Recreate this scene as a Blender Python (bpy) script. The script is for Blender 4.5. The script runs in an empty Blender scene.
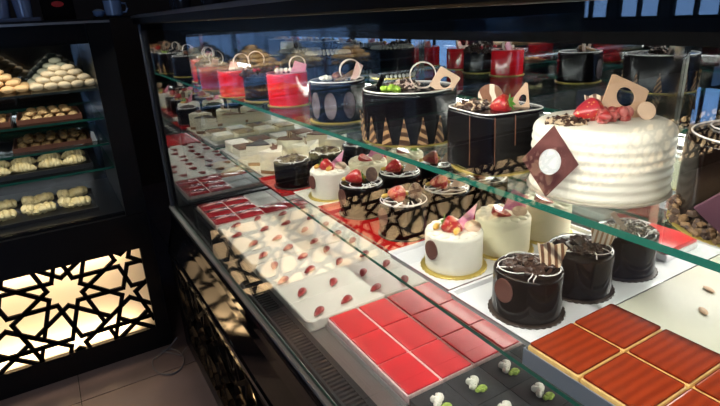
import bpy, bmesh, math, random
from mathutils import Vector, Matrix
PI = math.pi
H = 1.35                       # eye height; heights below are given relative to it
S = bpy.context.scene
COL = S.collection
R = random.Random(7)

# ------------------------------------------------------------------ materials
MATS = {}
def mat(name, col, rough=.5, metal=0., coat=0., spec=.5, var=0., vscale=20., bump=0., bscale=60., sss=0., emit=None, es=0., trans=0.):
    if name in MATS: return MATS[name]
    m = bpy.data.materials.new(name); m.use_nodes = True
    nt = m.node_tree; b = nt.nodes['Principled BSDF']
    b.inputs['Base Color'].default_value = (*col, 1)
    b.inputs['Roughness'].default_value = rough
    b.inputs['Metallic'].default_value = metal
    b.inputs['Coat Weight'].default_value = coat
    b.inputs['Coat Roughness'].default_value = .05
    b.inputs['Specular IOR Level'].default_value = spec
    if trans: b.inputs['Transmission Weight'].default_value = trans
    if emit:
        b.inputs['Emission Color'].default_value = (*emit, 1)
        b.inputs['Emission Strength'].default_value = es
    tc = nt.nodes.new('ShaderNodeTexCoord')
    if var:
        n = nt.nodes.new('ShaderNodeTexNoise'); n.inputs['Scale'].default_value = vscale
        n.inputs['Detail'].default_value = 4
        r = nt.nodes.new('ShaderNodeMapRange'); r.inputs[1].default_value = .3; r.inputs[2].default_value = .7
        r.inputs[3].default_value = 1 - var; r.inputs[4].default_value = 1 + var
        mx = nt.nodes.new('ShaderNodeMix'); mx.data_type = 'RGBA'; mx.blend_type = 'MULTIPLY'
        mx.inputs[0].default_value = 1; mx.inputs[6].default_value = (*col, 1)
        nt.links.new(tc.outputs['Object'], n.inputs['Vector'])
        nt.links.new(n.outputs['Fac'], r.inputs[0]); nt.links.new(r.outputs[0], mx.inputs[7])
        nt.links.new(mx.outputs[2], b.inputs['Base Color'])
    if bump:
        n = nt.nodes.new('ShaderNodeTexNoise'); n.inputs['Scale'].default_value = bscale; n.inputs['Detail'].default_value = 3
        bp = nt.nodes.new('ShaderNodeBump'); bp.inputs['Strength'].default_value = bump; bp.inputs['Distance'].default_value = .004
        nt.links.new(tc.outputs['Object'], n.inputs['Vector'])
        nt.links.new(n.outputs['Fac'], bp.inputs['Height']); nt.links.new(bp.outputs[0], b.inputs['Normal'])
    MATS[name] = m
    return m

def mat2(name, kind, c1, c2, scale, thr=.5, rough=.4, coat=0., soft=.02, direction='X', dist=0., dscale=1., metal=0.):
    """two colours in a pattern: wave bands, voronoi dots, noise patches"""
    if name in MATS: return MATS[name]
    m = mat(name, c1, rough, metal, coat); nt = m.node_tree; b = nt.nodes['Principled BSDF']
    tc = nt.nodes.new('ShaderNodeTexCoord')
    if kind == 'wave':
        t = nt.nodes.new('ShaderNodeTexWave'); t.bands_direction = direction
        t.inputs['Distortion'].default_value = dist; t.inputs['Detail Scale'].default_value = dscale
        o = t.outputs['Fac']
    elif kind == 'dots':
        t = nt.nodes.new('ShaderNodeTexVoronoi'); o = t.outputs['Distance']
    else:
        t = nt.nodes.new('ShaderNodeTexNoise'); t.inputs['Detail'].default_value = 5; o = t.outputs['Fac']
    t.inputs['Scale'].default_value = scale
    nt.links.new(tc.outputs['Object'], t.inputs['Vector'])
    r = nt.nodes.new('ShaderNodeMapRange'); r.inputs[1].default_value = thr - soft; r.inputs[2].default_value = thr + soft
    mx = nt.nodes.new('ShaderNodeMix'); mx.data_type = 'RGBA'
    mx.inputs[6].default_value = (*c1, 1); mx.inputs[7].default_value = (*c2, 1)
    nt.links.new(o, r.inputs[0]); nt.links.new(r.outputs[0], mx.inputs[0]); nt.links.new(mx.outputs[2], b.inputs['Base Color'])
    return m

def glass(name, tint, f0):
    """thin clear pane: passes light straight through, mirrors more towards grazing view"""
    m = bpy.data.materials.new(name); m.use_nodes = True; nt = m.node_tree
    nt.nodes.remove(nt.nodes['Principled BSDF'])
    out = nt.nodes['Material Output']
    tr = nt.nodes.new('ShaderNodeBsdfTransparent'); tr.inputs[0].default_value = (*tint, 1)
    gl = nt.nodes.new('ShaderNodeBsdfGlossy'); gl.inputs['Roughness'].default_value = 0.0
    lw = nt.nodes.new('ShaderNodeLayerWeight'); lw.inputs[0].default_value = .5
    pw = nt.nodes.new('ShaderNodeMath'); pw.operation = 'POWER'; pw.inputs[1].default_value = 5.0
    mr = nt.nodes.new('ShaderNodeMapRange'); mr.inputs[3].default_value = f0; mr.inputs[4].default_value = 1.
    mx = nt.nodes.new('ShaderNodeMixShader')
    nt.links.new(lw.outputs['Facing'], pw.inputs[0]); nt.links.new(pw.outputs[0], mr.inputs[0])
    nt.links.new(mr.outputs[0], mx.inputs[0]); nt.links.new(tr.outputs[0], mx.inputs[1]); nt.links.new(gl.outputs[0], mx.inputs[2])
    nt.links.new(mx.outputs[0], out.inputs[0])
    MATS[name] = m
    return m

G_FRONT = glass('front_glass', (.97, .985, .98), .095)
G_SHELF = glass('shelf_glass', (.93, .965, .95), .04)
G_CLEAR = glass('clear_glass', (.9, .93, .97), .06)
EDGE = mat('green_glass_edge', (.010, .11, .08), .5, spec=.1)
BLACK = mat('black_lacquer', (.005, .005, .006), .3, spec=.22)
BLACKG = mat('black_gloss', (.006, .006, .008), .08, coat=0., spec=.28)
BLACKM = mat('black_matte', (.004, .004, .005), .7, spec=.08)
STEEL = mat('brushed_steel', (.42, .41, .40), .32, 1., var=.08, vscale=8)
ALU = mat('aluminium', (.62, .62, .63), .3, 1.)
CHROME = mat('chrome', (.8, .8, .82), .08, 1.)
MIRROR = mat('mirror', (.62, .66, .7), .015, 1.)
MIRROR2 = mat('dim_mirror', (.30, .34, .40), .05, 1.)
DIFF = mat('opal_backlight', (.90, .80, .66), .8)
CREAM = mat('cream_icing', (.80, .765, .65), .5, var=.05, vscale=30, bump=.15, bscale=40)
CREAM2 = mat('whipped_cream', (.84, .81, .72), .55, bump=.25, bscale=90)
YCREAM = mat('vanilla_icing', (.78, .71, .50), .5, var=.05, vscale=30, bump=.12)
CHOC = mat('chocolate_glaze', (.005, .0028, .0022), .14, coat=.1, spec=.1, bump=.12, bscale=40)
CHOCB = mat('black_chocolate_glaze', (.004, .003, .004), .2, coat=.08, spec=.2, bump=.12, bscale=30)
CHOCM = mat('milk_chocolate', (.16, .062, .032), .35, var=.2, vscale=40)
CURL = mat('chocolate_curls', (.045, .02, .012), .4, var=.5, vscale=120)
CURLL = mat2('mixed_curls', 'noise', (.05, .022, .014), (.55, .42, .28), 90, .56, .45)
DISC = mat('chocolate_disc', (.13, .052, .042), .3, var=.15, vscale=60)
DISCP = mat('purple_chocolate', (.085, .035, .055), .3, var=.12, vscale=30)
MARB = mat2('marbled_burgundy', 'noise', (.045, .012, .015), (.17, .065, .058), 28, .5, .3, soft=.2)
MARBC = mat2('swirled_chocolate', 'wave', (.20, .075, .03), (.72, .60, .46), 18, .78, .3, soft=.05, dist=2.5, dscale=1.5)
STRIPE = mat2('striped_chocolate', 'wave', (.78, .62, .42), (.17, .07, .025), 42, .5, .35, soft=.08, dist=1., direction='X')
STRIPED = mat2('striped_dark_chocolate', 'wave', (.42, .25, .12), (.06, .025, .012), 38, .42, .35, soft=.08, dist=1.5, direction='DIAGONAL')
PEACH = mat('peach_chocolate', (.62, .40, .25), .35, var=.06, vscale=30)
BEIGE = mat('beige_chocolate', (.66, .47, .33), .4, var=.08, vscale=40)
PINK = mat2('pink_chocolate', 'noise', (.72, .20, .36), (.80, .42, .50), 45, .5, .35, soft=.15)
WCHOC = mat('white_chocolate', (.82, .70, .60), .35)
WCHOCP = mat('pale_pink_chocolate', (.80, .52, .46), .35)
STRAW = mat2('strawberry', 'dots', (.68, .36, .10), (.40, .018, .02), 190, .22, .3, coat=.3, soft=.06)
STRAWF = mat2('strawberry_flesh', 'noise', (.55, .05, .035), (.72, .32, .26), 40, .55, .25, coat=.6, soft=.15)
STRAWD = mat2('dried_strawberry', 'noise', (.30, .022, .022), (.52, .20, .17), 55, .56, .3, soft=.12)
LEAF = mat('leaf_green', (.10, .28, .03), .5)
LIME = mat('lime_green', (.36, .58, .06), .45, var=.2, vscale=80)
RASP = mat('raspberry', (.40, .02, .035), .4, bump=.6, bscale=150)
RED = mat('red_glaze', (.66, .010, .018), .1, coat=1., bump=.03, bscale=20)
REDF = mat('red_foil', (.55, .012, .014), .2, metal=.3, coat=.5, bump=.3, bscale=60)
JELLY = mat('red_jelly', (.62, .013, .022), .32, coat=.12, var=.12, vscale=18, bump=.05, bscale=30)
SPONGE = mat('pale_sponge', (.78, .60, .52), .8, var=.15, vscale=60)
WHITE = mat('white_melamine', (.74, .75, .77), .22, coat=.4)
GOLD = mat('gold_board', (.62, .48, .12), .3, .7)
DBOARD = mat('dark_board', (.03, .018, .012), .4)
DRIZ = mat('white_drizzle', (.83, .80, .76), .3, coat=.4)
CREAMS = mat2('cream_sheet', 'noise', (.70, .69, .60), (.78, .75, .67), 9, .5, .4, soft=.2)
POPPY = mat2('poppy_seed_top', 'dots', (.008, .009, .011), (.032, .033, .037), 420, .35, .8, soft=.2); POPPY.node_tree.nodes['Principled BSDF'].inputs['Specular IOR Level'].default_value = .2
GREENC = mat('pistachio', (.38, .52, .08), .6, var=.3, vscale=150)
CARA = mat2('caramel_glaze', 'wave', (.19, .020, .004), (.27, .033, .007), 22, .5, .16, coat=.1, soft=.45, direction='Y', dist=1.5)
CARA.node_tree.nodes['Principled BSDF'].inputs['Specular IOR Level'].default_value = .22
CUST = mat('custard_cream', (.72, .46, .16), .5, var=.2, vscale=60)
GREYT = mat('grey_tin', (.30, .36, .46), .35, .6)
WEDGE = mat('cheesecake', (.80, .74, .56), .6, var=.06, vscale=50)
BROWNB = mat('biscuit_base', (.28, .13, .05), .8, var=.3, vscale=120)
BISC = mat2('pale_biscuit', 'noise', (.50, .38, .22), (.66, .57, .41), 25, .5, .8, soft=.25)
BISCB = mat2('golden_biscuit', 'noise', (.56, .32, .12), (.70, .50, .27), 25, .5, .8, soft=.25)
BISCG = mat2('greenish_biscuit', 'noise', (.44, .44, .30), (.60, .60, .46), 25, .5, .8, soft=.25)
PASTRY = mat2('sugared_pastry', 'noise', (.62, .47, .20), (.78, .67, .40), 35, .5, .7, soft=.2)
COOK = mat2('nutty_cookie', 'noise', (.10, .05, .02), (.50, .30, .12), 60, .46, .7, soft=.1)
BTRAY = mat('brown_tray', (.16, .055, .03), .4)
PAPER = mat('paper_card', (.75, .75, .77), .6)
FLOORM = mat('floor_tile', (.17, .135, .145), .28, var=.1, vscale=6)
GROUT = mat('floor_grout', (.04, .035, .035), .8)
WALLM = mat('wall_paint', (.05, .045, .045), .8)
CEILM = mat('ceiling_paint', (.10, .095, .09), .8)
SKYW = mat('daylight_window', (.0, .0, .0), .4, emit=(.26, .50, 1.), es=2.2)
SKYW2 = mat('daylight_glass_front', (0, 0, 0), .4, emit=(.34, .56, 1.), es=1.7)
LEDM = mat('led_dots', (.8, .8, .8), .4, emit=(.86, .93, 1.), es=14.)
BLUEG = mat('blue_glaze', (.20, .34, .62), .2, coat=.5)
BLUEGL = mat('blue_tumbler_glass', (.30, .45, .80), .12, coat=.6, trans=.5)
REDP = mat('red_print', (.55, .02, .02), .4)
CABLE = mat('grey_cable', (.16, .16, .18), .5)
WOOD = mat('pale_wood', (.45, .30, .17), .5, var=.2)

# ------------------------------------------------------------------ mesh helpers
def new(): return bmesh.new()
def box(bm, x0, x1, y0, y1, z0, z1, bev=0., seg=2):
    vs = [bm.verts.new((x, y, z)) for x in (x0, x1) for y in (y0, y1) for z in (z0, z1)]
    fs = [(0, 1, 3, 2), (4, 6, 7, 5), (0, 4, 5, 1), (2, 3, 7, 6), (0, 2, 6, 4), (1, 5, 7, 3)]
    F = [bm.faces.new([vs[i] for i in f]) for f in fs]
    if bev:
        es = list({e for f in F for e in f.edges})
        bmesh.ops.bevel(bm, geom=es, offset=bev, segments=seg, affect='EDGES', profile=.5)
    return F
def obox(bm, c, ax, ay, az, hx, hy, hz):
    """oriented box"""
    c = Vector(c); vs = []
    for i in (-1, 1):
        for j in (-1, 1):
            for k in (-1, 1): vs.append(bm.verts.new(c + ax*hx*i + ay*hy*j + az*hz*k))
    for f in [(0, 1, 3, 2), (4, 6, 7, 5), (0, 4, 5, 1), (2, 3, 7, 6), (0, 2, 6, 4), (1, 5, 7, 3)]:
        bm.faces.new([vs[i] for i in f])
def lathe(bm, prof, n=48, mod=None, cap=True, M=None):
    rings = []
    for (r, z) in prof:
        ring = []
        for i in range(n):
            a = 2*PI*i/n
            rr = r*(mod(a, z) if mod else 1)
            v = Vector((rr*math.cos(a), rr*math.sin(a), z))
            ring.append(bm.verts.new(M @ v if M else v))
        rings.append(ring)
    for a, b in zip(rings, rings[1:]):
        for i in range(n):
            bm.faces.new((a[i], a[(i+1) % n], b[(i+1) % n], b[i]))
    if cap:
        bm.faces.new(list(reversed(rings[0]))); bm.faces.new(rings[-1])
def tube(bm, pts, r, n=6, closed=False):
    pts = [Vector(p) for p in pts]; rings = []
    N = len(pts)
    for i, p in enumerate(pts):
        if closed: t = pts[(i+1) % N] - pts[i-1]
        else: t = pts[min(i+1, N-1)] - pts[max(i-1, 0)]
        if t.length < 1e-9: t = Vector((0, 0, 1))
        t.normalize()
        u = t.cross(Vector((0, 0, 1)))
        if u.length < .05: u = t.cross(Vector((1, 0, 0)))
        u.normalize(); w = t.cross(u)
        rings.append([bm.verts.new(p + (u*math.cos(2*PI*k/n) + w*math.sin(2*PI*k/n))*r) for k in range(n)])
    rng = range(N) if closed else range(N-1)
    for i in rng:
        a, b = rings[i], rings[(i+1) % N]
        for k in range(n): bm.faces.new((a[k], a[(k+1) % n], b[(k+1) % n], b[k]))
    if not closed:
        bm.faces.new(rings[0]); bm.faces.new(list(reversed(rings[-1])))
def plate(bm, poly, th, M, hole=None, n=48):
    """a thin slab cut to an outline, optionally with an oval hole: poly in its own plane (x, z)"""
    def at(x, y, z): return bm.verts.new(M @ Vector((x, y, z)))
    if not hole:
        a = [at(x, -th/2, z) for x, z in poly]; b = [at(x, th/2, z) for x, z in poly]
        bm.faces.new(a); bm.faces.new(list(reversed(b)))
        k = len(a)
        for i in range(k): bm.faces.new((a[i], b[i], b[(i+1) % k], a[(i+1) % k]))
        return
    cx, cz, rx, rz = hole
    out = []
    for i in range(n):
        t = 2*PI*i/n; dx, dz = math.cos(t), math.sin(t); best = 9
        for (p, q) in zip(poly, poly[1:] + poly[:1]):
            ex, ez = q[0]-p[0], q[1]-p[1]; den = dx*ez - dz*ex
            if abs(den) < 1e-12: continue
            s = ((p[0]-cx)*ez - (p[1]-cz)*ex)/den; u = ((p[0]-cx)*dz - (p[1]-cz)*dx)/den
            if s > 0 and -1e-6 <= u <= 1+1e-6: best = min(best, s)
        out.append((cx+dx*best, cz+dz*best))
    inn = [(cx+rx*math.cos(2*PI*i/n), cz+rz*math.sin(2*PI*i/n)) for i in range(n)]
    oa = [at(x, -th/2, z) for x, z in out]; ob = [at(x, th/2, z) for x, z in out]
    ia = [at(x, -th/2, z) for x, z in inn]; ib = [at(x, th/2, z) for x, z in inn]
    for i in range(n):
        j = (i+1) % n
        bm.faces.new((oa[i], oa[j], ia[j], ia[i])); bm.faces.new((ob[j], ob[i], ib[i], ib[j]))
        bm.faces.new((oa[j], oa[i], ob[i], ob[j])); bm.faces.new((ia[i], ia[j], ib[j], ib[i]))
def blob(bm, c, sx, sy, sz, rot=None, seg=12, rings=8, noise=0.):
    M = Matrix.Translation(Vector(c))
    if rot: M = M @ rot
    g = bmesh.ops.create_uvsphere(bm, u_segments=seg, v_segments=rings, radius=1, matrix=M @ Matrix.Diagonal((sx, sy, sz, 1)))
    if noise:
        for v in g['verts']: v.co += Vector((R.uniform(-1, 1), R.uniform(-1, 1), R.uniform(-1, 1)))*noise
def flakes(bm, n, rad, h, size, z0, c=(0, 0)):
    """loose shavings heaped in a mound"""
    for _ in range(n):
        a = R.uniform(0, 2*PI); q = rad*math.sqrt(R.random())
        z = z0 + h*(1-(q/rad)**2)*R.uniform(.2, 1.) + size*.15
        rot = Matrix.Rotation(R.uniform(0, 2*PI), 3, 'Z') @ Matrix.Rotation(R.uniform(-.8, .8), 3, 'X') @ Matrix.Rotation(R.uniform(-.6, .6), 3, 'Y')
        obox(bm, (c[0]+q*math.cos(a), c[1]+q*math.sin(a), z), rot.col[0], rot.col[1], rot.col[2],
             size*R.uniform(.35, .9), size*R.uniform(.2, .4), size*R.uniform(.1, .2))
def obj(name, bm, m, parent=None, smooth=True, loc=None, rot=None, mods=True):
    bmesh.ops.recalc_face_normals(bm, faces=bm.faces)
    me = bpy.data.meshes.new(name); bm.to_mesh(me); bm.free()
    for k in (m if isinstance(m, (list, tuple)) else [m]): me.materials.append(k)
    if smooth:
        for p in me.polygons: p.use_smooth = True
        me.set_sharp_from_angle(angle=math.radians(38))
    o = bpy.data.objects.new(name, me); COL.objects.link(o)
    if parent: o.parent = parent
    if loc is not None: o.location = loc
    if rot is not None: o.rotation_euler = rot
    return o
def tag(o, label=None, cat=None, group=None, kind=None):
    if label: o['label'] = label
    if cat: o['category'] = cat
    if group: o['group'] = group
    if kind: o['kind'] = kind
    return o
def thing(name, label, cat, loc=(0, 0, 0), rz=0., group=None):
    o = bpy.data.objects.new(name, None); COL.objects.link(o); o.empty_display_size = .03
    o.location = loc; o.rotation_euler = (0, 0, rz)
    return tag(o, label, cat, group)
def dup(root, loc, rz=0., label=None, scale=None):
    c = root.copy(); COL.objects.link(c); c.location = loc; c.rotation_euler = (0, 0, rz)
    if label: c['label'] = label
    if scale: c.scale = (scale,)*3
    for ch in root.children:
        d = ch.copy(); COL.objects.link(d); d.parent = c
        for g in ch.children:
            e = g.copy(); COL.objects.link(e); e.parent = d
    return c
def struct(name, bm, m, parent=None, smooth=False):
    o = obj(name, bm, m, parent, smooth)
    if not parent: o['kind'] = 'structure'
    return o
def zz(z): return H + z
def TM(x, y, z, rz=0, rx=0, ry=0):
    return Matrix.Translation((x, y, z)) @ Matrix.Rotation(rz, 4, 'Z') @ Matrix.Rotation(rx, 4, 'X') @ Matrix.Rotation(ry, 4, 'Y')

# ------------------------------------------------------------------ the room
bm = new(); box(bm, -5, 2.6, -4, 4.8, -.05, -.004); fl = struct('floor', bm, GROUT)
bm = new()
for i in range(-9, 6):
    for j in range(-11, 6):
        x0, y0 = -.138 + .6*i, 1.97 + .6*j
        a, b_, c, d = max(x0+.002, -5), min(x0+.598, 2.6), max(y0+.002, -4), min(y0+.598, 4.8)
        if b_ > a and d > c: box(bm, a, b_, c, d, -.02, 0)
obj('tile_layer', bm, FLOORM, fl, False)
bm = new(); box(bm, -5, 2.6, -4, 4.8, 2.9, 3.0); struct('ceiling', bm, CEILM)
bm = new(); box(bm, -5.1, 2.7, 4.8, 4.9, 0, 3); struct('wall_back', bm, WALLM)
bm = new(); box(bm, 2.6, 2.7, -4, 4.8, 0, 3); struct('wall_right', bm, WALLM)
bm = new()
box(bm, -5.1, -5, -4, 4.8, 0, 1.15); box(bm, -5.1, -5, -4, 4.8, 2.45, 3); box(bm, -5.1, -5, -4, 2.75, 1.15, 2.45); box(bm, -5.1, -5, 4.45, 4.8, 1.15, 2.45)
box(bm, -5.1, -5, 3.25, 3.35, 1.15, 2.45); box(bm, -5.1, -5, 3.85, 3.95, 1.15, 2.45)
struct('wall_left', bm, WALLM)
bm = new()
box(bm, -5.1, 2.7, -4.1, -4, 0, .1); box(bm, -5.1, 2.7, -4.1, -4, 2.45, 3)
box(bm, -5.1, -4.8, -4.1, -4, .1, 2.45); box(bm, -1.2, 2.7, -4.1, -4, .1, 2.45)
struct('wall_front', bm, WALLM)
def window(n, axis, a, b_, z0, z1, at):
    """daylit pane set in a dark frame with one mullion and two transoms"""
    f = new(); t = .03
    def bx(bmm, u0, u1, z0_, z1_, d0, d1):
        if axis == 'Y': box(bmm, at-d1, at-d0, u0, u1, z0_, z1_)
        else: box(bmm, u0, u1, at-d1, at-d0, z0_, z1_)
    for u0, u1, q0, q1 in ((a, a+t, z0, z1), (b_-t, b_, z0, z1), (a+t, b_-t, z0, z0+t), (a+t, b_-t, z1-t, z1),
                           ((a+b_)/2-t/2, (a+b_)/2+t/2, z0+t, z1-t), (a+t, b_-t, (z0+z1)/2-.02, (z0+z1)/2+.02)):
        bx(f, u0, u1, q0, q1, 0, .06)
    w = struct(f'window_{n}', f, BLACKM)
    g = new(); bx(g, a+t/2, b_-t/2, z0+t/2, z1-t/2, .065, .08)
    obj('window_pane', g, SKYW if axis == 'Y' else SKYW2, w, False)
k = 1
for a, b_ in ((2.75, 3.25), (3.35, 3.85), (3.95, 4.45)):
    window(k, 'Y', a, b_, 1.15, 2.45, -5); k += 1
for a, b_ in ((-4.8, -3.62), (-3.6, -2.42), (-2.4, -1.2)):
    window(k, 'X', a, b_, .1, 2.45, -4); k += 1

# ------------------------------------------------------------------ girih lattice
def clip(p, q, u0, u1, v0, v1):
    x0, y0 = p; dx, dy = q[0]-p[0], q[1]-p[1]; t0, t1 = 0., 1.
    for pp, qq in ((-dx, x0-u0), (dx, u1-x0), (-dy, y0-v0), (dy, v1-y0)):
        if abs(pp) < 1e-12:
            if qq < 0: return None
        else:
            t = qq/pp
            if pp < 0: t0 = max(t0, t)
            else: t1 = min(t1, t)
    if t0 >= t1: return None
    return (x0+dx*t0, y0+dy*t0), (x0+dx*t1, y0+dy*t1)
def girih(cu, cv, u0, u1, v0, v1, r):
    """ten-pointed stars ringed by petals and touching five-pointed stars"""
    segs = []
    def pol(q, deg): a = math.radians(deg); return (q*math.cos(a), q*math.sin(a))
    s18 = math.sin(math.radians(18)); c5 = 1.902*r/(1-s18); r5 = c5*s18
    D = 2*c5*math.cos(math.radians(18)); E = 2*c5
    for i in range(int((u0-cu)/D)-2, int((u1-cu)/D)+2):
        for j in (0,):
            ou, ov = cu+i*D, cv+j*E
            def add(p, q):
                s = clip((ou+p[0], ov+p[1]), (ou+q[0], ov+q[1]), u0, u1, v0, v1)
                if s: segs.append(s)
            for k in range(10):
                b = 36*k
                add(pol(.727*r, b-18), pol(r, b)); add(pol(r, b), pol(.727*r, b+18))
                add(pol(r, b), pol(1.902*r, b+18)); add(pol(r, b), pol(1.902*r, b-18))
                sc = pol(c5, b+18)
                st = [(sc[0]+q*math.cos(math.radians(b+18+180+36*m)), sc[1]+q*math.sin(math.radians(b+18+180+36*m)))
                      for m, q in enumerate([r5, r5*.382]*5)]
                for m in range(10): add(st[m], st[(m+1) % 10])
                for m in (4, 6):                                   # outer tips run on to the border
                    for n_ in (m-1, m+1):
                        dx, dy = st[m][0]-st[n_][0], st[m][1]-st[n_][1]
                        add(st[m], (st[m][0]+dx*2.2, st[m][1]+dy*2.2))
    return segs
def lattice_mesh(segs, P, nrm, w, th):
    bm = new()
    seen = set()
    for p, q in segs:
        key = tuple(sorted([(round(p[0], 4), round(p[1], 4)), (round(q[0], 4), round(q[1], 4))]))
        if key in seen: continue
        seen.add(key)
        a, b = Vector(P(*p)), Vector(P(*q)); d = b-a; L = d.length
        if L < .002: continue
        d.normalize(); s = nrm.cross(d)
        obox(bm, (a+b)/2, d, s, nrm, L/2+w*.45, w/2, th/2)
    return bm

# ------------------------------------------------------------------ left pastry cabinet and its low neighbour
YF = 2.16
XL, XR = -2.2, .25
pc = thing('pastry_cabinet', 'tall black pastry cabinet with glass shelves above a glowing star lattice', 'cabinet', (-.975, YF+.3, 0))
def P(name, bm, m, par, smooth=False):          # part built in world coordinates
    o = obj(name, bm, m, par, smooth)
    o.matrix_parent_inverse = Matrix.Translation(-Vector(par.location))
    return o
def base_unit(root, x0, x1, top, cu):
    bm = new()
    box(bm, x0, x1, YF+.10, YF+.62, .0, top-.002)                    # carcass behind the light gap
    box(bm, x0, x1, YF+.022, YF+.10, 0, .05); box(bm, x0, x1, YF, YF+.022, 0, .105)                     # plinth
    box(bm, x0, x1, YF+.022, YF+.10, .545, top-.002); box(bm, x0, x1, YF, YF+.022, .485, top-.002)      # upper rail
    box(bm, x0, x0+.05, YF, YF+.022, .105, .485); box(bm, x1-.057, x1, YF, YF+.022, .105, .485)
    box(bm, x0, x0+.03, YF+.022, YF+.10, .05, .545); box(bm, x1-.03, x1, YF+.022, YF+.10, .05, .545)
    P('base', bm, BLACK, root)
    sg = girih(cu, zz(-.975), x0+.05, x1-.057, .105, .485, .085)
    P('lattice_panel', lattice_mesh(sg, lambda u, v: (u, YF+.012, v), Vector((0, 1, 0)), .0155, .012), BLACKM, root)
    bm = new(); box(bm, x0+.03, x1-.03, YF+.090, YF+.099, .051, .544); P('backlight_panel', bm, DIFF, root)
base_unit(pc, XL, XR, zz(-.715), -.104)
bm = new()
box(bm, XL, XR, YF+.60, YF+.62, zz(-.715), zz(.011))                                     # back
box(bm, XL, XL+.03, YF, YF+.6, zz(-.715), zz(.011))
P('back_panel', bm, MIRROR2, pc)
bm = new()
box(bm, .17, XR, YF, YF+.6, zz(-.715), zz(.011))                                    # broad right post
P('side_post', bm, BLACK, pc)
bm = new(); box(bm, XL, XR, YF-.005, YF+.62, zz(.011), zz(.028)); P('cabinet_top', bm, BLACK, pc)
bm = new(); box(bm, XL, XR, YF-.008, YF-.005, zz(.013), zz(.021)); P('top_edge_trim', bm, STEEL, pc)
bm = new(); box(bm, XL+.03, .17, YF+.02, YF+.032, zz(-.055), zz(.011)); P('lamp_valance', bm, BLACK, pc)
bm = new(); box(bm, XL+.03, .17, YF+.02, YF+.6, zz(-.72), zz(-.700)); P('cabinet_deck', bm, BLACK, pc)
SHZ = (-.215, -.325, -.425, -.520)
for i, z in enumerate(SHZ):
    bm = new(); box(bm, XL+.03, .169, YF+.05, YF+.595, zz(z-.008), zz(z))
    for f in bm.faces:
        f.normal_update()
        if abs(f.normal.z) < .5: f.material_index = 1
    P('shelf', bm, [G_SHELF, EDGE if i else mat('shelf_edge', (.05, .07, .07), .25)], pc)
bm = new(); box(bm, XL+.03, .17, YF+.004, YF+.010, zz(-.700), zz(-.045))
P('front_glass', bm, glass('cabinet_glass', (.95, .97, .97), .03), pc)

lc = thing('low_counter', 'low black counter with glowing star lattice left of the pastry cabinet', 'counter', (-3.5, YF+.3, 0))
base_unit(lc, -4.75, -2.22, zz(-.70), -.104 - 6*5.235*.085)
bm = new(); box(bm, -4.77, -2.215, YF-.01, YF+.63, zz(-.70), zz(-.67)); P('worktop', bm, BLACK, lc)

# ------------------------------------------------------------------ the glass cake counter
XG, XB, YE, YN = .34, 1.155, 2.05, -.9
dc = thing('cake_display_counter', 'long glass fronted black cake display counter with two glass shelves', 'counter', (.75, .6, 0))
bm = new()
box(bm, .42, XB+.10, YN, YE+.08, 0, zz(-.7145))                                  # carcass
box(bm, .30, .42, YN, YE+.08, 0, .07); box(bm, .30, .42, YN, YE+.08, zz(-.905), zz(-.88))
box(bm, .30, .42, YE-.01, YE+.08, .07, zz(-.905)); box(bm, .30, .42, YN, YN+.05, .07, zz(-.905))
P('base', bm, BLACK, dc)
sg = girih(1.30, zz(-1.08), YN+.05, YE-.01, .07, zz(-.905), .085)
P('lattice_panel', lattice_mesh(sg, lambda u, v: (.312, u, v), Vector((1, 0, 0)), .0155, .018), BLACKM, dc)
bm = new(); box(bm, .405, .415, YN+.05, YE-.01, .071, zz(-.906)); P('backlight_panel', bm, DIFF, dc)
# bulging glossy fascia under the sill
prof = [(.325, -.712), (.331, -.722), (.333, -.74), (.331, -.76), (.326, -.79), (.300, -.895), (.296, -.905), (.299, -.905), (.299, -.879), (.419, -.879), (.419, -.716), (.34, -.712)]
bm = new()
a = [bm.verts.new((x, YN, zz(z))) for x, z in prof]; b_ = [bm.verts.new((x, YE+.08, zz(z))) for x, z in prof]
bm.faces.new(a); bm.faces.new(list(reversed(b_)))
for i in range(len(a)):
    j = (i+1) % len(a); bm.faces.new((a[i], a[j], b_[j], b_[i]))
P('fascia', bm, BLACKG, dc, False)
bm = new(); box(bm, .331, .345, YN, YE+.08, zz(-.712), zz(-.700), .002); P('sill_trim', bm, mat('satin_trim', (.55, .55, .54), .5, .25), dc)
bm = new(); box(bm, .345, XB, YN, YE, zz(-.714), zz(-.703)); P('deck', bm, STEEL, dc)
# black air grille with slots, along the foot of the glass
bm = new(); box(bm, .350, .356, YN, YE, zz(-.703), zz(-.690)); box(bm, .392, .405, YN, YE, zz(-.703), zz(-.690))
box(bm, .356, .392, YN, YE, zz(-.7028), zz(-.7015)); y = YN+.01
while y < YE-.01:
    box(bm, .356, .392, y, y+.006, zz(-.7015), zz(-.692)); y += .0125
P('air_grille', bm, mat('grille_black', (.006, .006, .007), .45, spec=.12), dc)
bm = new(); box(bm, XG, XG+.006, YN, YE+.06, zz(-.700), zz(.0008))
for f in bm.faces:
    f.normal_update()
    if abs(f.normal.x) < .5: f.material_index = 1
P('front_glass', bm, [G_FRONT, EDGE], dc)
bm = new(); box(bm, XG-.004, XG+.012, YE+.060, YE+.072, zz(-.700), zz(0)); P('corner_trim', bm, mat('grey_corner', (.16, .17, .19), .3, .5), dc)
bm = new(); box(bm, XG+.014, XB, YE, YE+.012, zz(-.703), zz(-.005)); P('end_panel', bm, MIRROR, dc)
bm = new(); box(bm, XG+.006, XB, YE-.012, YE-.001, zz(-.703), zz(-.685)); P('end_rail', bm, BLACK, dc)
bm = new(); box(bm, XB, XB+.012, YN, YE, zz(-.703), zz(-.094)); P('back_mirror', bm, MIRROR, dc)
bm = new(); box(bm, XB-.014, XB+.012, YN, YE, zz(-.094), zz(0)); P('back_valance', bm, BLACKM, dc)
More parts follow.
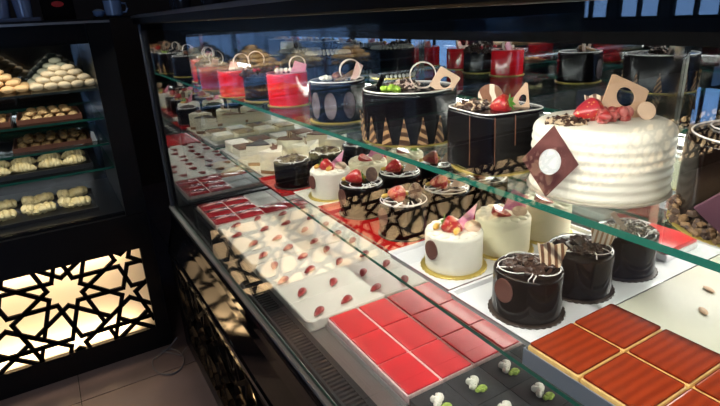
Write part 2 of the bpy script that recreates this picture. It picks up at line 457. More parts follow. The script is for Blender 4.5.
bm = new(); box(bm, .325, XB+.10, YN-.02, YE+.09, zz(.001), zz(.033), .003); P('counter_top', bm, BLACK, dc)
bm = new(); box(bm, .321, .326, YN-.02, YE+.09, zz(.022), zz(.031)); P('top_edge_trim', bm, STEEL, dc)
bm = new(); box(bm, XG+.0065, XG+.0125, YN, YE+.058, zz(-.020), zz(.0008)); P('added_lamp_lip', bm, BLACK, dc)  # lip added to hide the front LED strip from view
# shelves
Z2, Z1 = -.265, -.487
bm = new(); box(bm, .568, XB-.002, YN, 2.02, zz(Z2-.010), zz(Z2))
for f in bm.faces:
    f.normal_update()
    if abs(f.normal.z) < .5: f.material_index = 1
P('glass_shelf', bm, [G_SHELF, EDGE], dc)
bm = new()
pts = [(.476, YN), (.540, 2.02), (XB-.002, 2.02), (XB-.002, YN)]
a = [bm.verts.new((x, y, zz(Z1-.007))) for x, y in pts]; b_ = [bm.verts.new((x, y, zz(Z1))) for x, y in pts]
fs = [bm.faces.new(list(reversed(a))), bm.faces.new(b_)]
for i in range(4):
    f = bm.faces.new((a[i], a[(i+1) % 4], b_[(i+1) % 4], b_[i])); f.material_index = 1
P('glass_shelf', bm, [G_SHELF, EDGE], dc)
for y in (-.3, .62, 1.52):                                        # upright rails on the mirror, brackets under the shelves
    bm = new(); box(bm, XB-.012, XB-.001, y-.010, y+.010, zz(-.70), zz(-.095)); u = P('upright_rail', bm, CHROME, dc)
    for z in (Z1, Z2):
        bm = new(); box(bm, .72 if z == Z2 else .95, XB-.012, y-.004, y+.004, zz(z-.030), zz(z-.0105)); q = P('shelf_bracket', bm, CHROME, dc)
# LED strips
def strip(x, z, y0, y1):
    bm = new(); box(bm, x-.007, x+.007, y0, y1, zz(z), zz(z+.003)); P('strip_housing', bm, ALU, dc)
    bm = new(); y = y0+.005
    while y < y1-.008:
        box(bm, x-.0025, x+.0025, y, y+.005, zz(z-.0012), zz(z)); y += .017
    P('led_row', bm, LEDM, dc)
strip(.385, -.003, -.6, 2.0)
strip(1.12, Z2-.0135, -.6, 1.98)  # added strip below the upper shelf, brightens the small cakes
strip(.90, Z1-.0115, -.6, 1.98)  # added strip below the lower shelf, brightens the deck trays

# ------------------------------------------------------------------ cake building blocks (local coordinates, base at z = 0)
def cyl_cake(root, r, h, m, rim=.008, ridges=0, square=0, name='cake_body', z0=.003, amp=.0012):
    prof = [(r*.985, z0)]
    n = 26
    for i in range(n+1):
        t = i/n; z = z0+.002+(h-rim-z0-.002)*t
        prof.append((r + (amp*math.sin(t*ridges*2*PI) if ridges else 0), z))
    for i in range(1, 6):
        a = PI/2*i/5; prof.append((r-rim+rim*math.cos(a), h-rim+rim*math.sin(a)))
    prof += [(r*.6, h+.0006), (r*.2, h+.001), (.0005, h+.001)]
    mod = None
    if square:
        def mod(a, z):
            c, s = abs(math.cos(a)), abs(math.sin(a)); p = square
            return 1/((c**p + s**p)**(1/p))
    bm = new(); lathe(bm, prof, 64, mod); return obj(name, bm, m, root)
def board(root, r, m, scal=28, amp=.035, th=.003):
    bm = new(); lathe(bm, [(r, 0), (r, th*.8), (r*.99, th)], 112, lambda a, z: 1+amp*abs(math.sin(a*scal/2))); return obj('cake_board', bm, m, root)
def disc(root, r, ang, z, m, rx=.016, rz=.020, th=.003, name='chocolate_disc', lean=0):
    """oval chocolate stuck to the side of a cake"""
    M = Matrix.Rotation(ang, 4, 'Z') @ Matrix.Translation((r+th*.6, 0, z)) @ Matrix.Rotation(PI/2, 4, 'Z') @ Matrix.Rotation(lean, 4, 'X')
    bm = new(); plate(bm, [(rx*math.cos(2*PI*i/28), rz*math.sin(2*PI*i/28)) for i in range(28)], th, M); return obj(name, bm, m, root)
def slab(root, poly, x, y, z, rz, rx, m, th=.0022, hole=None, name='chocolate_plate', ry=0):
    bm = new(); plate(bm, poly, th, TM(x, y, z, rz, rx, ry), hole); return obj(name, bm, m, root)
def oval(rx, rz, n=28): return [(rx*math.cos(2*PI*i/n), rz+rz*math.sin(2*PI*i/n)) for i in range(n)]
def ring(root, x, y, z, R_, rz, m, lean=0., wid=.006, th=.0022, name='chocolate_ring'):
    n = 40; M = TM(x, y, z, rz, lean); bm = new()
    rings = []
    for i in range(n):
        a = 2*PI*i/n; c, s = math.cos(a), math.sin(a)
        rings.append([bm.verts.new(M @ Vector(((R_+dr)*c, dy, R_+(R_+dr)*s))) for dr, dy in ((0, -wid), (th, -wid), (th, wid), (0, wid))])
    for i in range(n):
        for k in range(4): bm.faces.new((rings[i][k], rings[i][(k+1) % 4], rings[(i+1) % n][(k+1) % 4], rings[(i+1) % n][k]))
    return obj(name, bm, m, root)
def strawberry(root, x, y, z, s=.017, rz=0., tilt=1.2, half=False, leaf=True):
    prof = [(.001, -1.25), (.30, -1.08), (.58, -.65), (.82, -.1), (.90, .3), (.72, .62), (.35, .74), (.02, .70)]
    bm = new(); lathe(bm, [(r*s, q*s) for r, q in prof], 20, cap=True)
    M = TM(x, y, z, rz, tilt)
    if half:
        bmesh.ops.bisect_plane(bm, geom=bm.verts[:]+bm.edges[:]+bm.faces[:], plane_co=(0, 0, 0), plane_no=(0, 1, 0), clear_outer=True)
        bmesh.ops.holes_fill(bm, edges=[e for e in bm.edges if e.is_boundary])
        for f in bm.faces:
            f.normal_update()
            if len(f.verts) > 6: f.material_index = 1
    bmesh.ops.transform(bm, matrix=M, verts=bm.verts)
    o = obj('strawberry', bm, [STRAW, STRAWF], root)
    if leaf:
        bm = new()
        for k in range(6):
            a = 2*PI*k/6
            plate(bm, [(-.12*s, 0), (.12*s, 0), (.17*s, .4*s), (0, .8*s), (-.17*s, .4*s)], .0008, M @ Matrix.Translation((0, 0, .68*s)) @ Matrix.Rotation(a, 4, 'Z') @ Matrix.Rotation(-1.2, 4, 'X'))
        obj('strawberry_leaf', bm, LEAF, o)
    return o
def drizzle(root, r, h, n=5, seed=0, m=None, th=.0011, drop=.03, square=0):
    q = random.Random(seed); bm = new()
    pts = []; a0 = q.uniform(0, 6)
    for i in range(n*10+1):
        t = i/10; a = a0 + t*2.2; rad = r*(.45+.48*abs(math.sin(t*PI*.9)))
        pts.append((rad*math.cos(a), rad*math.sin(a), h+.0012))
    tube(bm, pts, th, 5)
    for k in range(n):                                             # runs over the rim
        a = PI + .6 + q.uniform(-1.3, 1.3); L = q.uniform(.3, 1)*drop
        pts = [(r*.55*math.cos(a+.25), r*.55*math.sin(a+.25), h+.0016), (r*.8*math.cos(a+.1), r*.8*math.sin(a+.1), h+.0016),
               (r*.95*math.cos(a), r*.95*math.sin(a), h+.0006), (r*1.004*math.cos(a), r*1.004*math.sin(a), h-.008),
               (r*1.005*math.cos(a-.03), r*1.005*math.sin(a-.03), h-.012-L)]
        tube(bm, pts, th*1.1, 5)
    return obj('icing_drizzle', bm, m or DRIZ, root)
def rim_line(root, r, h, m=DRIZ, th=.0011, square=0):
    n = 56; bm = new()
    def f(a):
        if not square: return 1
        c, s = abs(math.cos(a)), abs(math.sin(a)); return 1/((c**square+s**square)**(1/square))
    tube(bm, [(r*f(2*PI*i/n)*math.cos(2*PI*i/n), r*f(2*PI*i/n)*math.sin(2*PI*i/n), h+.0008) for i in range(n)], th, 6, True)
    return obj('icing_rim', bm, m, root)
def curls(root, n, rad, hh, size, z0, m=None, c=(0, 0), name='chocolate_curls'):
    bm = new(); flakes(bm, n, rad, hh, size, z0, c); return obj(name, bm, m or CURL, root, False)
SQ = lambda w, h: [(-w, 0), (w, 0), (w, h), (-w, h)]
DIA = lambda w, h: [(0, 0), (w, h/2), (0, h), (-w, h/2)]
FAN = [(-.010, 0), (.010, 0), (.017, .020), (.011, .024), (.004, .022), (-.004, .025), (-.011, .022), (-.016, .024)]
TRI = lambda w, h: [(-w, 0), (w, 0), (0, h)]
FACE = PI + .70          # direction from the cakes towards a customer at the glass

# ------------------------------------------------------------------ cakes on the top shelf
ZS = zz(Z2)+.0005
# white oval-ridged cake
t = thing('cream_cake', 'large white ridged cream cake with burgundy marbled plate leaning on its front', 'cake', (.693, .470, ZS))
board(t, .101, mat('silver_board', (.55, .5, .42), .4, .5), 60, .012)
cyl_cake(t, .098, .102, mat('smooth_cream', (.80, .765, .65), .5, var=.04, vscale=30), .016, 6, amp=.0011)
strawberry(t, -.020, .010, .115, .021, 1.2, 1.35, leaf=False)
bm = new()
for k in range(24): blob(bm, (-.002+R.uniform(-.034, .036), -.016+R.uniform(-.012, .012), .106+R.uniform(0, .010)), R.uniform(.006, .010), R.uniform(.006, .009), R.uniform(.005, .009), seg=8, rings=6, noise=.001)
obj('dried_strawberries', bm, STRAWD, t)
curls(t, 70, .026, .008, .009, .102, CURLL, (-.055, .018), 'chocolate_crumbs')
slab(t, SQ(.030, .052), .018, -.012, .110, -.42, -.45, PEACH, .0026, (0, .027, .014, .015), ry=.50)
slab(t, [(p*1.25, q*1.35) for p, q in FAN], .006, .016, .103, -.75, -.10, STRIPE, .002, name='striped_fan')
slab(t, oval(.013, .013), .034, -.046, .103, -.5, -.45, BEIGE, .0022, name='chocolate_oval')
slab(t, DIA(.037, .102), -.1215, -.007, .010, -.98, 0, MARB, .003, (0, .051, .0145, .0185), name='marbled_plate', ry=.03)
bm = new()
plate(bm, oval(.0144, .0184), .0015, TM(-.1215, -.007, .010, -.98, 0, .03) @ Matrix.Translation((0, 0, .0326))); obj('white_oval_inlay', bm, mat('milky_inlay', (.60, .62, .62), .3), t)
# black square-shouldered cake
t = thing('chocolate_cake', 'black glazed cake with halved strawberry and swirled disc, left of the white cake', 'cake', (.655, .652, ZS), -.15)
board(t, .072, GOLD, 50, .012); cyl_cake(t, .066, .103, CHOCB, .006, square=5)
rim_line(t, .064, .103, square=5); curls(t, 90, .030, .012, .010, .103, CURLL, (-.028, .016))
strawberry(t, -.010, -.034, .113, .018, .5, 1.25)
slab(t, oval(.021, .019), .004, .020, .101, -.75, -.15, MARBC, .003, name='swirled_disc')
slab(t, TRI(.020, .050), .026, -.030, .100, -.6, -.10, PEACH, .0022, (0.002, .017, .006, .009), ry=.25, name='peach_triangle')
slab(t, oval(.013, .010), .004, -.012, .103, -.7, -.5, BEIGE, .002, name='chocolate_oval')
bm = new()
for a, L in ((FACE+.25, .08), (FACE-.35, .085), (FACE+.75, .05)):
    rr = .0665/((abs(math.cos(a))**5+abs(math.sin(a))**5)**.2)**1
    tube(bm, [(rr*math.cos(a)*1.003, rr*math.sin(a)*1.003, .1), (rr*math.cos(a+.03)*1.003, rr*math.sin(a+.03)*1.003, .1-L)], .0008, 5)
obj('chocolate_streaks', bm, CHOCM, t)
# wide black cake with triangles
t = thing('chocolate_cake', 'widest black glazed cake, striped chocolate triangles standing against its side', 'cake', (.680, .935, ZS))
board(t, .105, GOLD, 60, .012); cyl_cake(t, .103, .108, CHOCB, .006); rim_line(t, .099, .1085, th=.0016)
curls(t, 100, .036, .016, .011, .108, mat2('white_dark_curls', 'noise', (.04, .018, .014), (.70, .55, .47), 80, .52, .45), (-.012, .004))
bm = new()
for k in range(16): blob(bm, (-.055+R.uniform(-.014, .014), -.012+R.uniform(-.016, .016), .110+R.uniform(0, .006)), .006, .006, .005, seg=8, rings=6, noise=.001)
obj('pistachio_crumbs', bm, LIME, t)
ring(t, .012, -.034, .110, .026, -.62, WCHOC, .05, .005)
slab(t, SQ(.024, .046), .024, -.072, .104, -.75, -.25, PEACH, .0025, (.002, .023, .011, .012), ry=.55)
bm = new(); tube(bm, [(-.045, .052, .112), (-.018, .075, .128)], .006, 10); obj('chocolate_roll', bm, CHOC, t)
for i in range(11):
    a = FACE - 1.30 + i*.36 if i < 8 else FACE + 1.9 + (i-8)*.6
    M = Matrix.Rotation(a, 4, 'Z') @ Matrix.Translation((.1055, 0, .004)) @ Matrix.Rotation(PI/2, 4, 'Z') @ Matrix.Rotation(.06, 4, 'X')
    bm = new(); plate(bm, TRI(.0125, .058), .0022, M); obj('striped_triangle', bm, STRIPED, t)
# black cake with a ring
t = thing('chocolate_cake', 'small black glazed cake with white flower and tall ring, between red and widest black cake', 'cake', (.665, 1.235, ZS))
board(t, .078, GOLD, 50, .012); cyl_cake(t, .074, .103, CHOCB, .006); rim_line(t, .071, .1035, th=.0016)
ring(t, .020, -.036, .103, .026, -.30, WCHOC, .1, .005)
slab(t, [(-.012, 0), (.012, .004), (.024, .034), (.008, .046)], .030, -.042, .104, -.4, -.2, WCHOCP, .003, name='pink_chocolate_sail')
bm = new()
for k in range(7):
    a = k*2*PI/7; blob(bm, (-.030+.010*math.cos(a), .004+.010*math.sin(a), .110), .008, .005, .006, Matrix.Rotation(a, 4, 'Z'), 8, 6)
blob(bm, (-.030, .004, .114), .005, .005, .005, seg=8, rings=6); obj('white_flower', bm, CREAM2, t)
bm = new(); blob(bm, (.002, -.004, .112), .018, .014, .012, seg=10, rings=8, noise=.002); obj('date_piece', bm, CHOCM, t)
bm = new()
for k in range(9): tube(bm, [(-.02+R.uniform(-.01, .01), -.04+R.uniform(-.01, .01), .106), (.04+R.uniform(-.01, .01), -.03, .116+R.uniform(0, .012))], .0015, 5)
obj('caramel_threads', bm, mat('caramel_thread', (.30, .17, .06), .3), t)
for a in (FACE-.5, FACE+.1, FACE+.75):
    disc(t, .074, a, .046, mat2('pale_dark_leaf', 'noise', (.03, .02, .022), (.17, .14, .15), 26, .5, .2, soft=.15), .016, .034, .002, 'chocolate_leaf')
# red cakes
def red_cake(loc, label, rr, hh, rz):
    t = thing('red_cake', label, 'cake', loc, rz)
    board(t, rr+.004, GOLD, 50, .012); cyl_cake(t, rr, hh, RED, .005); rim_line(t, rr-.002, hh+.0003, mat('pink_icing', (.75, .30, .30), .3), .0009)
    return t
t = red_cake((.668, 1.575, ZS), 'glossy red cake with bright pink plate and ring, in front of chocolate curl cake', .066, .100, 0)
ring(t, .030, -.020, .100, .024, -.2, WCHOC, .1, .005)
slab(t, [(-.022, 0), (.024, 0), (.030, .022), (-.006, .036)], .024, -.034, .101, -.3, -.3, PINK, .003, name='pink_plate')
for k in range(5):
    bm = new(); blob(bm, (-.030+.013*k, .004-.006*k, .108), .008, .008, .007, seg=10, rings=7, noise=.001); obj('cream_dollop', bm, CREAM2, t)
bm = new(); blob(bm, (-.022, .018, .108), .012, .011, .009, seg=10, rings=8, noise=.001); obj('green_fig', bm, mat('fig_green', (.30, .26, .08), .5), t)
t = red_cake((.612, 1.920, ZS), 'farthest glossy red cake with tall pale ring, near the mirrored end', .066, .092, .3)
ring(t, .010, -.030, .092, .028, -.3, WCHOC, .05, .005)
slab(t, [(-.016, 0), (.018, 0), (.020, .024), (-.004, .030)], -.002, .010, .093, -.5, -.25, WCHOCP, .003, name='pink_plate')
for k in range(5):
    bm = new(); blob(bm, (-.030+.011*k, -.020, .098), .007, .007, .006, seg=8, rings=6, noise=.001); obj('cream_dollop', bm, CREAM2, t)
# chocolate curl cake
t = thing('chocolate_cake', 'dark cake heaped all over with chocolate curls behind red cake with pink plate', 'cake', (.655, 1.745, ZS))
board(t, .076, GOLD, 50, .012); cyl_cake(t, .072, .086, CHOCB, .006); curls(t, 260, .070, .036, .018, .084)
ring(t, -.018, .010, .108, .026, -.3, WCHOC, .05, .004)
for k in range(5):
    bm = new(); blob(bm, (-.045+.020*k, -.036+R.uniform(-.01, .01), .104), .008, .008, .007, seg=8, rings=6); obj('raspberry', bm, RASP, t)
# far row next to the mirror
t = thing('chocolate_cake', 'black cake edged with a frill of pale cream, in the rear row by the mirror', 'cake', (1.00, 1.92, ZS))
board(t, .095, GOLD, 60, .012); cyl_cake(t, .092, .122, CHOCB, .006)
for z, rr in ((.124, .082), (.012, .094)):
    bm = new()
    for k in range(34):
        a = 2*PI*k/34; blob(bm, (rr*math.cos(a), rr*math.sin(a), z), .011, .0065, .008, Matrix.Rotation(a, 4, 'Z') @ Matrix.Rotation(.3, 4, 'Y'), 8, 6)
    obj('cream_frill', bm, mat('grey_cream', (.62, .60, .52), .5), t)
# right-hand dark cake
t = thing('chocolate_cake', 'dark cake at the right edge with plain purple chocolate plate leaning on it', 'cake', (.705, .255, ZS))
board(t, .097, GOLD, 60, .014); cyl_cake(t, .092, .112, CHOC, .008); rim_line(t, .086, .1125)
drizzle(t, .088, .113, 4, 5, drop=.05)
slab(t, DIA(.045, .090), -.113, -.024, .012, -.98, .22, DISCP, .0035, name='purple_plate')
curls(t, 120, .05, .022, .013, .112, mat2('fruit_crumble', 'noise', (.32, .05, .02), (.62, .40, .12), 70, .5, .5), (.0, .0), 'fruit_crumble')
slab(t, oval(.020, .022), .02, .02, .112, -.6, -.1, DISC, .003, name='chocolate_oval')
bm = new(); flakes(bm, 260, .098, .001, .012, .004); 
for v in list(bm.verts): pass
bm.free()
bm = new()
for k in range(150):
    a = R.uniform(FACE-1.7, FACE+1.7); z = R.uniform(.006, .035)*R.random()+.004
    blob(bm, (.094*math.cos(a), .094*math.sin(a), z), .005, .005, .004, seg=6, rings=5, noise=.001)
obj('nut_border', bm, mat2('nut_crumbs', 'noise', (.05, .025, .015), (.22, .13, .06), 90, .5, .6), t)

# ------------------------------------------------------------------ small cakes on the lower glass shelf
ZT = zz(Z1)+.0005                      # shelf surface
def white_tray(x0, x1, y0, y1, label, m=WHITE, name='serving_tray', hgt=.013, cat='tray'):
    bm = new(); w = .006
    box(bm, x0, x1, y0, y1, 0, .006)
    box(bm, x0, x0+w, y0, y1, .006, hgt); box(bm, x1-w, x1, y0, y1, .006, hgt)
    box(bm, x0+w, x1-w, y0, y0+w, .006, hgt); box(bm, x0+w, x1-w, y1-w, y1, .006, hgt)
    for v in bm.verts:                                             # flared rim
        if v.co.z > hgt-.001:
            v.co.x += .004*(1 if v.co.x > (x0+x1)/2 else -1); v.co.y += .004*(1 if v.co.y > (y0+y1)/2 else -1)
    o = obj(name, bm, m, None, False, (0, 0, ZT)); return tag(o, label, cat)
white_tray(.543, 1.100, .441, .628, 'white rectangular tray under the row of three glossy chocolate cakes')
white_tray(.548, .960, .640, .828, 'white rectangular tray under the three cream cakes with fruit tops')
white_tray(.555, .975, .838, 1.172, 'red foil tray under the drizzled chocolate cakes with strawberries', REDF, 'foil_tray', .012)
white_tray(.556, .975, 1.182, 1.330, 'pale tray under the far row of cream cakes with strawberries', mat('pale_tray', (.62, .60, .52), .3), hgt=.010)
white_tray(.520, .975, 1.340, 1.525, 'red foil tray under the farthest row of small chocolate cakes', REDF, 'foil_tray', .012)
white_tray(.545, .980, 1.536, 1.800, 'pale tray carrying the cream cheesecake wedges', mat('wedge_tray', (.60, .55, .42), .3), hgt=.010)
ZC = ZT+.0065
# glossy dark cakes with curls
def dark_cake(loc, label, seed, top):
    t = thing('small_chocolate_cake', label, 'cake', loc, 0, 'small chocolate cakes by the caramel slices'); t.scale = (1.06, 1.06, 1.02)
    board(t, .0565, DBOARD, 34, .05); cyl_cake(t, .053, .079, CHOC, .007); drizzle(t, .051, .080, 3, seed, th=.0009, drop=.035)
    curls(t, 110, .034, .008, .010, .079, CURL if top != 2 else CURLL)
    if top == 0:
        disc(t, .053, FACE-.66, .054, DISC, .0165, .0200)
        slab(t, [(p*1.35, q*1.7) for p, q in FAN], .020, -.024, .080, -.7, -.12, STRIPE, .002, name='striped_fan')
    if top == 1:
        slab(t, [(p*1.5, q*1.8) for p, q in FAN], .024, -.020, .080, -.5, .15, mat2('pale_striped_chocolate', 'wave', (.80, .70, .55), (.40, .22, .10), 40, .6, .35, soft=.1), .002, name='striped_fan')
    if top == 2:
        slab(t, [(-.004, 0), (.004, 0), (.004, .040), (-.004, .040)], -.018, -.01, .083, -.6, -.2, BEIGE, .002, ry=-.6, name='chocolate_stick')
        bm = new()
        for k in range(4):
            a = k*PI/2; blob(bm, (.012+.006*math.cos(a), -.040+.006*math.sin(a), .083), .007, .003, .003, Matrix.Rotation(a, 4, 'Z'), 8, 6)
        obj('white_flower', bm, DRIZ, t)
    return t
dark_cake((.614, .520, ZC), 'nearest glossy chocolate cake with oval disc on its front and striped fan on top', 3, 0)
dark_cake((.744, .520, ZC), 'middle of three glossy chocolate cakes, with a pale striped fan on top', 8, 1)
dark_cake((.872, .520, ZC), 'glossy chocolate cake farthest from the front glass, with white flower and chocolate stick', 12, 2)
# cream cakes with fruit
def cream_cake(loc, label, m, kind, seed, grp):
    t = thing('small_cream_cake', label, 'cake', loc, 0, grp); t.scale = (1.06, 1.06, .98)
    board(t, .060, GOLD, 30, .04); cyl_cake(t, .053, .080, m, .007)
    bm = new()
    for k in range(14):
        a = 2*PI*k/14; blob(bm, (.040*math.cos(a), .040*math.sin(a), .080), .011, .010, .004, Matrix.Rotation(a, 4, 'Z'), 8, 6)
    obj('cream_rim', bm, m, t)
    strawberry(t, -.012, -.004, .092, .0195, FACE, 1.1, kind != 0, kind == 0)
    if kind == 0:
        disc(t, .053, FACE-.66, .050, DISC, .0155, .020)
        slab(t, [(-.023, .0), (.014, -.004), (.026, .048)], .008, -.014, .084, -.6, -.15, PINK, .0025, name='pink_triangle')
        slab(t, oval(.015, .012), .012, -.038, .082, -.6, -.7, BEIGE, .0025, name='chocolate_oval')
        for p in ((-.030, .014), (-.016, -.026)):
            bm = new(); blob(bm, (p[0], p[1], .088), .014, .006, .006, Matrix.Rotation(.6, 4, 'Z'), 10, 7)
            obj('yellow_slice', bm, mat('yellow_slice', (.72, .38, .07), .3, coat=.4), t)  # small yellow pieces on the icing
    if kind == 1:
        slab(t, [(-.018, 0), (.023, .0), (.023, .037), (-.011, .044)], .018, -.006, .083, -.6, -.35, PINK, .0025, name='pink_plate', ry=.3)
        slab(t, oval(.014, .011), .010, -.034, .082, -.6, -.7, BEIGE, .0025, name='chocolate_oval')
    if kind == 2:
        slab(t, [(-.010, 0), (.014, .0), (.010, .024)], .020, -.01, .082, -.6, -.35, LEAF, .0015, name='mint_leaf')
    return t
g = 'small cream cakes behind the glossy chocolate cakes'
cream_cake((.624, .716, ZC), 'nearest cream cake with oval chocolate disc, yellow slices and pink triangle', CREAM, 0, 1, g)
cream_cake((.756, .716, ZC), 'vanilla cream cake with pink plate and cut strawberry, middle of its row', YCREAM, 1, 2, g)
cream_cake((.882, .716, ZC), 'vanilla cream cake with strawberry, partly behind the upper shelf edge, by the white cake', YCREAM, 2, 3, g)
g = 'far row of cream cakes with strawberries'
cream_cake((.634, 1.252, ZC), 'far white cream cake with dark disc on front and pink triangle', CREAM, 0, 4, g)
cream_cake((.762, 1.258, ZC), 'far cream cake with pink plate between the disc cake and shelf edge', YCREAM, 1, 5, g)
cream_cake((.896, 1.258, ZC), 'far cream cake with one strawberry under the upper shelf edge', YCREAM, 2, 6, g)
# drizzled cakes with strawberries on red foil
def drizzled(loc, label, seed, k):
    t = thing('small_chocolate_cake', label, 'cake', loc, 0, 'drizzled chocolate cakes with strawberries'); t.scale = (1.05, 1.05, 1.05)
    board(t, .056, DBOARD, 34, .03); cyl_cake(t, .054, .076, CHOC, .006)
    rim_line(t, .050, .0765, th=.0010); drizzle(t, .052, .077, 4, seed, th=.0012, drop=.05)
    strawberry(t, -.012, .006, .090, .0205, .3+.3*k, 1.45, leaf=k % 2 == 1)
    if k in (0, 1, 3):
        slab(t, oval(.014, .018), .018, -.020, .078, -.5, -.1, mat2('veined_disc', 'noise', (.07, .03, .02), (.22, .12, .07), 60, .5, .3, soft=.15), .003, name='chocolate_oval')
    else:
        slab(t, [(-.018, 0), (.014, 0), (.020, .030), (-.004, .024)], .020, -.018, .078, -.5, -.3, BEIGE, .0025, name='beige_plate')
    if k in (0, 3): disc(t, .054, FACE-.66, .050, DISC, .0155, .0195)
    for p in range(3):
        bm = new(); blob(bm, (-.028+.022*p, .030-.006*p, .082), .010, .005, .005, Matrix.Rotation(p, 4, 'Z'), 8, 6)
        obj('yellow_chunk', bm, mat('yellow_topping', (.70, .48, .10), .35, coat=.3), t)  # three small yellow lumps on the glaze
drizzled((.642, .910, ZC), 'drizzled chocolate cake nearest the front glass, flat strawberry and upright oval disc', 21, 0)
drizzled((.772, .915, ZC), 'drizzled chocolate cake with bright strawberry, second of front row on red foil', 22, 2)
drizzled((.898, .918, ZC), 'drizzled chocolate cake under the black square cake, third on red foil', 23, 1)
drizzled((.634, 1.082, ZC), 'drizzled chocolate cake before the disc-fronted cream cake, in second row on red foil', 24, 3)
drizzled((.762, 1.095, ZC), 'drizzled chocolate cake with large strawberry, middle of the second foil row', 25, 4)
drizzled((.892, 1.098, ZC), 'drizzled chocolate cake at the mirror end of the second foil row', 26, 2)
# far dark cakes
def far_dark(loc, label, seed):
    t = thing('small_chocolate_cake', label, 'cake', loc, 0, 'farthest row of small chocolate cakes'); t.scale = (1.05, 1.05, 1.05)
    board(t, .056, DBOARD, 34, .03); cyl_cake(t, .053, .074, CHOC, .006); drizzle(t, .051, .075, 6, seed, th=.0013, drop=.04)
    curls(t, 90, .036, .010, .011, .074); return t
far_dark((.590, 1.412, ZC), 'small chocolate cake nearest the front glass in the farthest chocolate row', 31)
far_dark((.718, 1.435, ZC), 'small chocolate cake with white loops, middle of the farthest chocolate row', 32)
t = far_dark((.845, 1.448, ZC), 'small chocolate cake deepest in the farthest chocolate row, by the black cake', 33)
# cheesecake wedges
def wedge_mesh(L, w, z0, z1):
    bm = new(); pts = [(-L/2, 0)] + [(L/2-.006*abs(s), w/2*s) for s in (-1, -.5, 0, .5, 1)]
    a = [bm.verts.new((x, y, z0)) for x, y in pts]; b = [bm.verts.new((x, y, z1)) for x, y in pts]
    bm.faces.new(list(reversed(a))); bm.faces.new(b)
    for i in range(len(a)): bm.faces.new((a[i], a[(i+1) % len(a)], b[(i+1) % len(a)], b[i]))
    return bm
def wedge(loc, rz, label, top, orn):
    t = thing('cheesecake_slice', label, 'cake slice', loc, rz, 'cheesecake wedges')
    obj('biscuit_base', wedge_mesh(.105, .080, 0, .012), BROWNB, t, False)
    obj('cheesecake_filling', wedge_mesh(.105, .080, .012, .070), WEDGE, t, False)
    obj('topping', wedge_mesh(.105, .080, .070, .074), top, t, False)
    if orn == 1: slab(t, FAN, .02, 0, .074, .9, 0, STRIPE, .002, name='striped_fan')
    if orn == 2:
        slab(t, [(-.010, 0), (.008, 0), (.014, .012), (.004, .013), (.002, .024), (-.006, .014), (-.016, .016)], .015, 0, .073, -.7, .1, CHOCM, .003, name='chocolate_star')
    return t
brown = mat('cocoa_topping', (.17, .085, .05), .6, var=.25, vscale=80); dark = mat('dark_topping', (.03, .02, .018), .4)
cr = mat('cream_topping', (.80, .74, .58), .5)
wedge((.612, 1.592, ZC), 3.9, 'cream cheesecake wedge with chocolate star, nearest the chocolate cakes', cr, 2)
wedge((.735, 1.592, ZC), 3.6, 'cream cheesecake wedge with striped fan behind the star wedge', cr, 1)
wedge((.605, 1.728, ZC), 4.25, 'cheesecake wedge with black top at the glass shelf edge', dark, 0)
wedge((.728, 1.730, ZC), 4.0, 'brown topped cheesecake wedge with upright fan, behind the black topped wedge', brown, 1)
wedge((.860, 1.595, ZC), 3.8, 'plain cream cheesecake wedge deepest in its row', cr, 0)
wedge((.850, 1.730, ZC), 3.9, 'brown topped cheesecake wedge deep by the mirror', brown, 0)
# slices at the far end of the shelf
white_tray(.545, .980, 1.812, 2.014, 'pale tray with far white cake slices at the mirrored end', mat('far_tray', (.56, .55, .5), .3), hgt=.010)
for i in range(4):
    for j in range(2):
        t = thing('cake_slice', 'small oblong white cake slice with brown layer on the farthest tray', 'cake slice', (.595+.092*i, 1.862+.096*j, ZC), 0, 'white slices on the farthest tray')
        bm = new(); box(bm, -.036, .036, -.040, .040, 0, .030, .003); obj('sponge', bm, WEDGE, t)
        bm = new(); box(bm, -.036, .036, -.040, .040, .0302, .037, .002); obj('topping', bm, CREAM2 if (i+j) % 2 else brown, t)

# caramel tray
x0, x1, y0, y1 = .506, .705, .076, .428
o = tag(obj('baking_tin', (lambda bm: (box(bm, x0, x1, y0, y1, 0, .004), box(bm, x0, x0+.002, y0, y1, .004, .027), box(bm, x1-.002, x1, y0, y1, .004, .027), box(bm, x0+.002, x1-.002, y0, y0+.002, .004, .027), box(bm, x0+.002, x1-.002, y1-.002, y1, .004, .027), bm)[-1])(new()), GREYT, None, False, (0, 0, ZT)), 'blue grey metal tin holding the glazed caramel slices', 'tin')
cara = None
names = {(0, 3): 'caramel glazed slice in the tin corner nearest the chocolate disc cake', (1, 3): 'caramel glazed slice at the rear tin corner next to cream sheet',
         (0, 2): 'caramel glazed slice second along the front side of the tin', (1, 2): 'caramel glazed slice second along the rear side of the tin',
         (0, 0): 'caramel glazed slice hidden at the near front end of the tin', (1, 0): 'caramel glazed slice at the near rear end of the tin',
         (0, 1): 'caramel glazed slice third along the front side, cut by the picture edge', (1, 1): 'caramel glazed slice third along the rear side at the right picture edge'}
for i in range(2):
    for j in (3, 2, 1, 0):
        cx, cy = x0+.0515+.096*i, y0+.0455+.0870*j
        if cara is None:
            cara = thing('caramel_slice', names[(i, j)], 'cake slice', (cx, cy, ZT+.0045), 0, 'caramel glazed slices in the tin')
            bm = new(); box(bm, -.0475, .0475, -.0430, .0430, 0, .0275, .004); obj('custard_sponge', bm, CUST, cara)
            bm = new(); box(bm, -.0448, .0448, -.0405, .0405, .0276, .0310, .003); obj('caramel_glaze', bm, CARA, cara, False)
        else: dup(cara, (cx, cy, ZT+.0045), 0, names[(i, j)])
